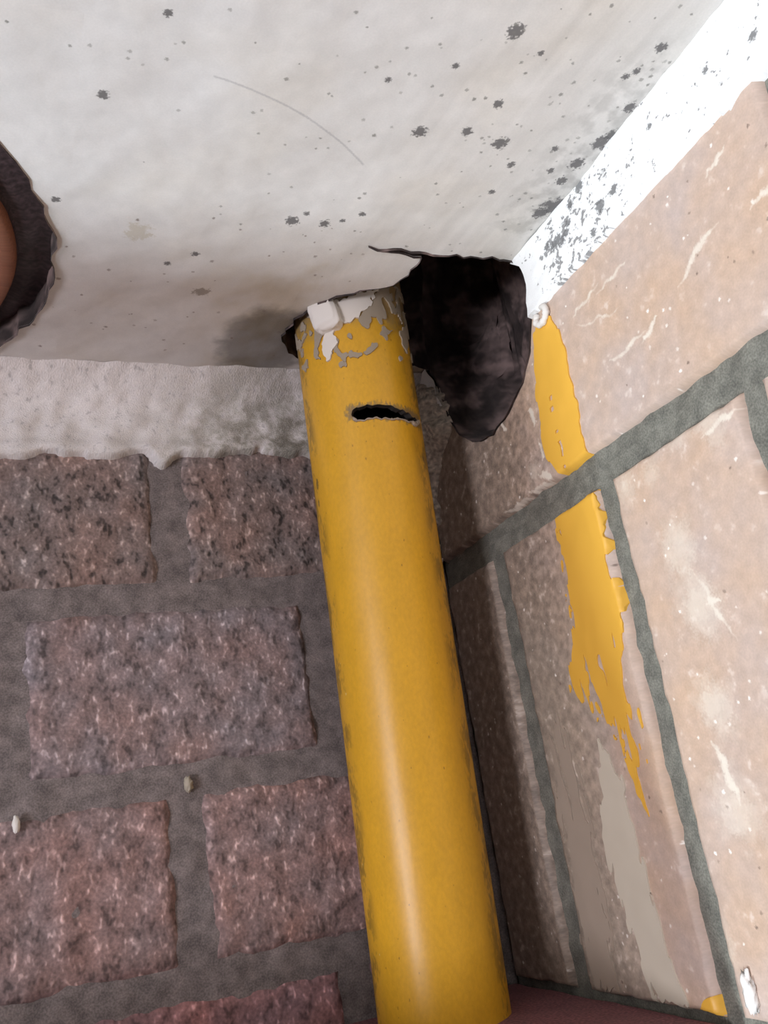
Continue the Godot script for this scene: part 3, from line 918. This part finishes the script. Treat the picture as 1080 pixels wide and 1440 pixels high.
func make_gas_pipe() -> void:
	var p := Node3D.new()
	p.name = "gas_pipe"
	add_child(p, true)
	var foot := w(Vector3(AX, LEDGE, AZ + 0.066 * LEDGE))
	p.position = foot
	tag(p, "yellow painted upright gas pipe with a saw cut across it, rising into the ceiling hole", "pipe")
	var parts := []
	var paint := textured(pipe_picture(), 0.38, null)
	paint.metallic_specular = 0.5
	var slot := PackedVector2Array()
	for i in 60:
		var t := i / 59.0
		var an := lerpf(-33.0, 45.0, t)
		slot.append(Vector2(deg_to_rad(an), -0.503 - 0.034 * pow(sin(PI * minf(t * 6.0, 0.5)), 0.5) * (0.95 if t < 0.9 else 0.95 - 5.0 * (t - 0.9)) + 0.01 * fine_noise.get_noise_1d(t * 1.1)))
	for i in 60:
		var t := 1.0 - i / 59.0
		var an := lerpf(-33.0, 45.0, t)
		slot.append(Vector2(deg_to_rad(an), -0.503 + 0.03 * pow(sin(PI * minf(t * 6.0, 0.5)), 0.5) * (1.0 - 0.5 * sm(0.3, 1.0, t)) - 0.02 * sm(0.5, 1.0, t) + 0.01 * fine_noise.get_noise_1d(t * 1.1 + 5.0)))
	var us := PackedFloat32Array()
	for i in 109:
		us.append(-PI + TAU * i / 108.0)
	var vs := PackedFloat32Array()
	for i in 30:
		vs.append(lerpf(LEDGE, -0.62, i / 29.0))
	for i in 24:
		vs.append(lerpf(-0.6, -0.38, i / 23.0))
	for i in 16:
		vs.append(lerpf(-0.34, 0.6, i / 15.0))
	var hf := func(u, v): return 0.0012 * rough_noise.get_noise_3d(sin(u) * 3.0, cos(u) * 3.0, v * 2.0)
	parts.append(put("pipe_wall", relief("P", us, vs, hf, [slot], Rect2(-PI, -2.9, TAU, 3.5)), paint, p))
	# the sawn edge: the wall's thickness round the cut
	var st := SurfaceTool.new()
	st.begin(Mesh.PRIMITIVE_TRIANGLES)
	for i in slot.size():
		var a := slot[i]
		var b := slot[(i + 1) % slot.size()]
		face(st, surf("P", a.x, a.y, 0.0), surf("P", b.x, b.y, 0.0), surf("P", b.x, b.y, -0.03), false)
		face(st, surf("P", a.x, a.y, 0.0), surf("P", b.x, b.y, -0.03), surf("P", a.x, a.y, -0.03), false)
	st.generate_normals()
	parts.append(put("cut_edge", st.commit(), plain(Color(0.2, 0.18, 0.17), 0.6), p))
	st = SurfaceTool.new()   # the inside of the pipe, black with soot
	st.begin(Mesh.PRIMITIVE_TRIANGLES)
	st.set_smooth_group(0)
	for i in 48:
		var a := TAU * i / 48.0
		var b := TAU * (i + 1) / 48.0
		if rad_to_deg(wrapf(a, -PI, PI)) > -40.0 and rad_to_deg(wrapf(b, -PI, PI)) < 52.0:
			continue
		face(st, surf("P", a, LEDGE, -0.03), surf("P", b, LEDGE, -0.03), surf("P", b, 0.6, -0.03), true)
		face(st, surf("P", a, LEDGE, -0.03), surf("P", b, 0.6, -0.03), surf("P", a, 0.6, -0.03), true)
	st.generate_normals()
	parts.append(put("pipe_bore", st.commit(), plain(Color(0.1, 0.085, 0.08), 0.9), p))
	# a bright burr along the lower lip of the cut
	st = SurfaceTool.new()
	st.begin(Mesh.PRIMITIVE_TRIANGLES)
	st.set_smooth_group(0)
	for i in range(1, 59):
		var q := slot[i]
		var r := 0.003 + 0.007 * maxf(0.0, fine_noise.get_noise_1d(i * 0.09)) + (0.006 if i < 4 or i > 48 else 0.0)
		for k in 8:
			var an := TAU * k / 8.0
			st.add_vertex(surf("P", q.x, q.y + sin(an) * r, 0.002 + cos(an) * r))
	for i in 57:
		for k in 8:
			var a := i * 8 + k
			var b := i * 8 + (k + 1) % 8
			tri(st, a, b, b + 8, false)
			tri(st, a, b + 8, a + 8, false)
	st.generate_normals()
	var burr := put("metal_burr", st.commit(), plain(Color(0.62, 0.56, 0.5), 0.5), p)
	burr.set_meta("label", "bare torn metal lip under the saw cut")
	parts.append(burr)
	# plaster left on the pipe under the ceiling
	var white := plain(Color(0.87, 0.84, 0.8), 0.9)
	var grey := plain(Color(0.62, 0.57, 0.5), 0.95)
	var zero := func(_u, _v): return 0.0
	var drip := outline([-50, 0.0, -18, 0.02, 4, 0.05, 10, 0.06, -2, -0.02, -14, -0.075, -30, -0.1, -38, -0.11, -38, -0.17, -44, -0.22, -50, -0.24, -53, -0.2, -50, -0.12, -52, -0.05])
	for i in drip.size():
		drip[i].x = deg_to_rad(drip[i].x)
	var m1 := func(u, v): return sd(Vector2(u * PR, v), scaled(drip)) + 0.02 * fine_noise.get_noise_2d(u * 0.9, v * 3.0)
	parts.append(put("plaster_residue", layer("P", Rect2(-1.2, -0.32, 1.6, 0.45), 0.03, m1, zero, 0.01, 0.008), white, p))
	var m2 := func(u, v): return 0.05 * rough_noise.get_noise_2d(u * 2.4, v * 7.0) + 0.1 * fine_noise.get_noise_2d(u * 0.5, v * 1.5) - 0.018 - 0.12 * absf(v + 0.08) + 0.03 * sm(-0.12, 0.05, v)
	parts.append(put("plaster_residue", layer("P", Rect2(-1.75, -0.3, 2.9, 0.42), 0.03, m2, zero, 0.006, 0.008), grey, p))
	for o in parts:
		o.position -= foot

func scaled(p: PackedVector2Array) -> PackedVector2Array:
	var r := PackedVector2Array()
	for q in p:
		r.append(Vector2(q.x * PR, q.y))
	return r

# ------------------------------------------------------------------ clay pipe in the round hole at the left
func make_clay_pipe() -> void:
	var p := Node3D.new()
	p.name = "clay_pipe"
	add_child(p, true)
	var at := w(Vector3(CLAY.x, 0.04, CLAY.y - 0.09))
	p.position = at
	tag(p, "orange brown round pipe end inside the dark ring of the hole at the left edge", "pipe")
	var clay := textured(speckle(256, 256, Color(0.56, 0.37, 0.28), 0.12, 161), 0.6)
	var r1 := 0.95
	var r0 := 0.885
	put("pipe_wall", lathe([Vector2(r1, 0.8), Vector2(r1, 0.03), Vector2(r1 - 0.008, 0.008), Vector2(r1 - 0.02, 0.0), Vector2(r0 + 0.015, 0.0), Vector2(r0 + 0.004, 0.008)], 96), clay, p)
	var putty := textured(speckle(256, 256, Color(0.23, 0.185, 0.19), 0.5, 171), 0.35)
	put("sealing_collar", lathe([Vector2(r1 - 0.004, 0.03), Vector2(r1 + 0.012, 0.05), Vector2(r1 + 0.05, 0.04), Vector2(r1 + 0.09, 0.055), Vector2(r1 + 0.17, 0.03), Vector2(r1 + 0.27, 0.04), Vector2(r1 + 0.28, 0.2)], 96, 0.009), putty, p).set_meta("label", "dark glossy putty ring round the pipe")
	put("pipe_bore", lathe([Vector2(r0 + 0.004, 0.008), Vector2(r0, 0.03), Vector2(r0, 0.8), Vector2(0.0, 0.8)], 96), plain(Color(0.42, 0.24, 0.18), 0.7), p)

func lathe(profile: Array, n: int, wobble := 0.0) -> ArrayMesh:
	var st := SurfaceTool.new()
	st.begin(Mesh.PRIMITIVE_TRIANGLES)
	st.set_smooth_group(0)
	for i in n + 1:
		var a := TAU * i / n
		for q in profile:
			st.set_uv(Vector2(6.0 * i / n, q.y * 2.0))
			var k := Vector2(rough_noise.get_noise_3d(cos(a) * 7.0, sin(a) * 7.0, q.x * 9.0), fine_noise.get_noise_3d(cos(a) * 1.5, sin(a) * 1.5, q.x * 4.0)) * wobble
			st.add_vertex(Vector3((q.x + k.x) * cos(a), q.y + k.x + k.y, (q.x + k.x) * sin(a)) * U)
	var m := profile.size()
	for i in n:
		for j in m - 1:
			var a := i * m + j
			tri(st, a, a + 1, a + m + 1, true)
			tri(st, a, a + m + 1, a + m, true)
	st.generate_normals()
	return st.commit()

# ------------------------------------------------------------------ lumps and chips
func make_lumps() -> void:
	var white := plain(Color(0.9, 0.88, 0.85), 0.85)
	tag(put("plaster_lump", block_lump(Vector3(AX - 0.185, -0.045, AZ + 0.185), Vector3(0.062, 0.075, 0.045)), white), "white square-edged plaster lump stuck on top of the yellow pipe under the ceiling", "plaster lump")
	tag(put("plaster_curl", curl(), white), "small white plaster curl on the wall above the yellow paint strip", "plaster lump")
	tag(put("paint_chip", lump(Vector3(-1.972, -1.895, 0.02), Vector3(0.014, 0.032, 0.016), 0.3, 8.0), white), "tiny white paint chip sticking to the rough brown block at the left edge", "paint chip")
	tag(put("mortar_crumb", lump(Vector3(-1.315, -1.83, 0.0), Vector3(0.018, 0.03, 0.022), 0.5, 12.0), plain(Color(0.68, 0.64, 0.57))), "pale mortar crumb at the head of the joint between two brown blocks", "mortar crumb")
	var shiny := plain(Color(0.93, 0.92, 0.9), 0.2)
	tag(put("sealant_dab", lump(Vector3(-0.012, -2.72, 1.51), Vector3(0.02, 0.055, 0.022), 0.6, 15.0), shiny), "shiny white dab on the pink tile at the bottom right", "sealant dab")

func block_lump(at: Vector3, size: Vector3) -> ArrayMesh:   # a broken-off block with rounded corners, turned to lie on the pipe
	var st := SurfaceTool.new()
	st.begin(Mesh.PRIMITIVE_TRIANGLES)
	st.set_smooth_group(0)
	var turn := Basis(Vector3.UP, deg_to_rad(-40.0)) * Basis(Vector3.BACK, 0.12)
	var n := 32
	var m := 20
	for j in m + 1:
		for i in n + 1:
			var a := TAU * (i % n) / n
			var b := PI * j / m
			var d := Vector3(sin(b) * cos(a), cos(b), sin(b) * sin(a))
			var p := Vector3(signf(d.x) * pow(absf(d.x), 0.45), signf(d.y) * pow(absf(d.y), 0.45), signf(d.z) * pow(absf(d.z), 0.6))
			p *= 1.0 + 0.12 * rough_noise.get_noise_3d(d.x * 2.0, d.y * 2.0, d.z * 2.0) - 0.14 * d.y * d.x
			st.add_vertex(w(at + turn * (p * size)))
	for j in m:
		for i in n:
			var a := j * (n + 1) + i
			tri(st, a, a + 1, a + n + 2, false)
			tri(st, a, a + n + 2, a + n + 1, false)
	st.generate_normals()
	return st.commit()

func curl() -> ArrayMesh:
	var st := SurfaceTool.new()
	st.begin(Mesh.PRIMITIVE_TRIANGLES)
	st.set_smooth_group(0)
	var n := 24
	for i in n + 1:
		var a := 5.6 * i / n
		var c := Vector3(-0.01 - 0.006 * sin(a * 0.7), -0.315 + 0.033 * cos(a), 1.27 + 0.042 * sin(a))
		var r := 0.014 * (1.0 + 0.4 * rough_noise.get_noise_1d(i * 0.8)) * (0.35 if i == 0 or i == n else 1.0)
		for k in 8:
			var b := TAU * k / 8.0
			var out := Vector3(0, cos(a), sin(a))
			st.add_vertex(w(c + (out * cos(b) + Vector3(-1, 0, 0) * sin(b)) * r))
	for i in n:
		for k in 8:
			var a := i * 8 + k
			var b := i * 8 + (k + 1) % 8
			tri(st, a, b, b + 8, false)
			tri(st, a, b + 8, a + 8, false)
	st.generate_normals()
	return st.commit()
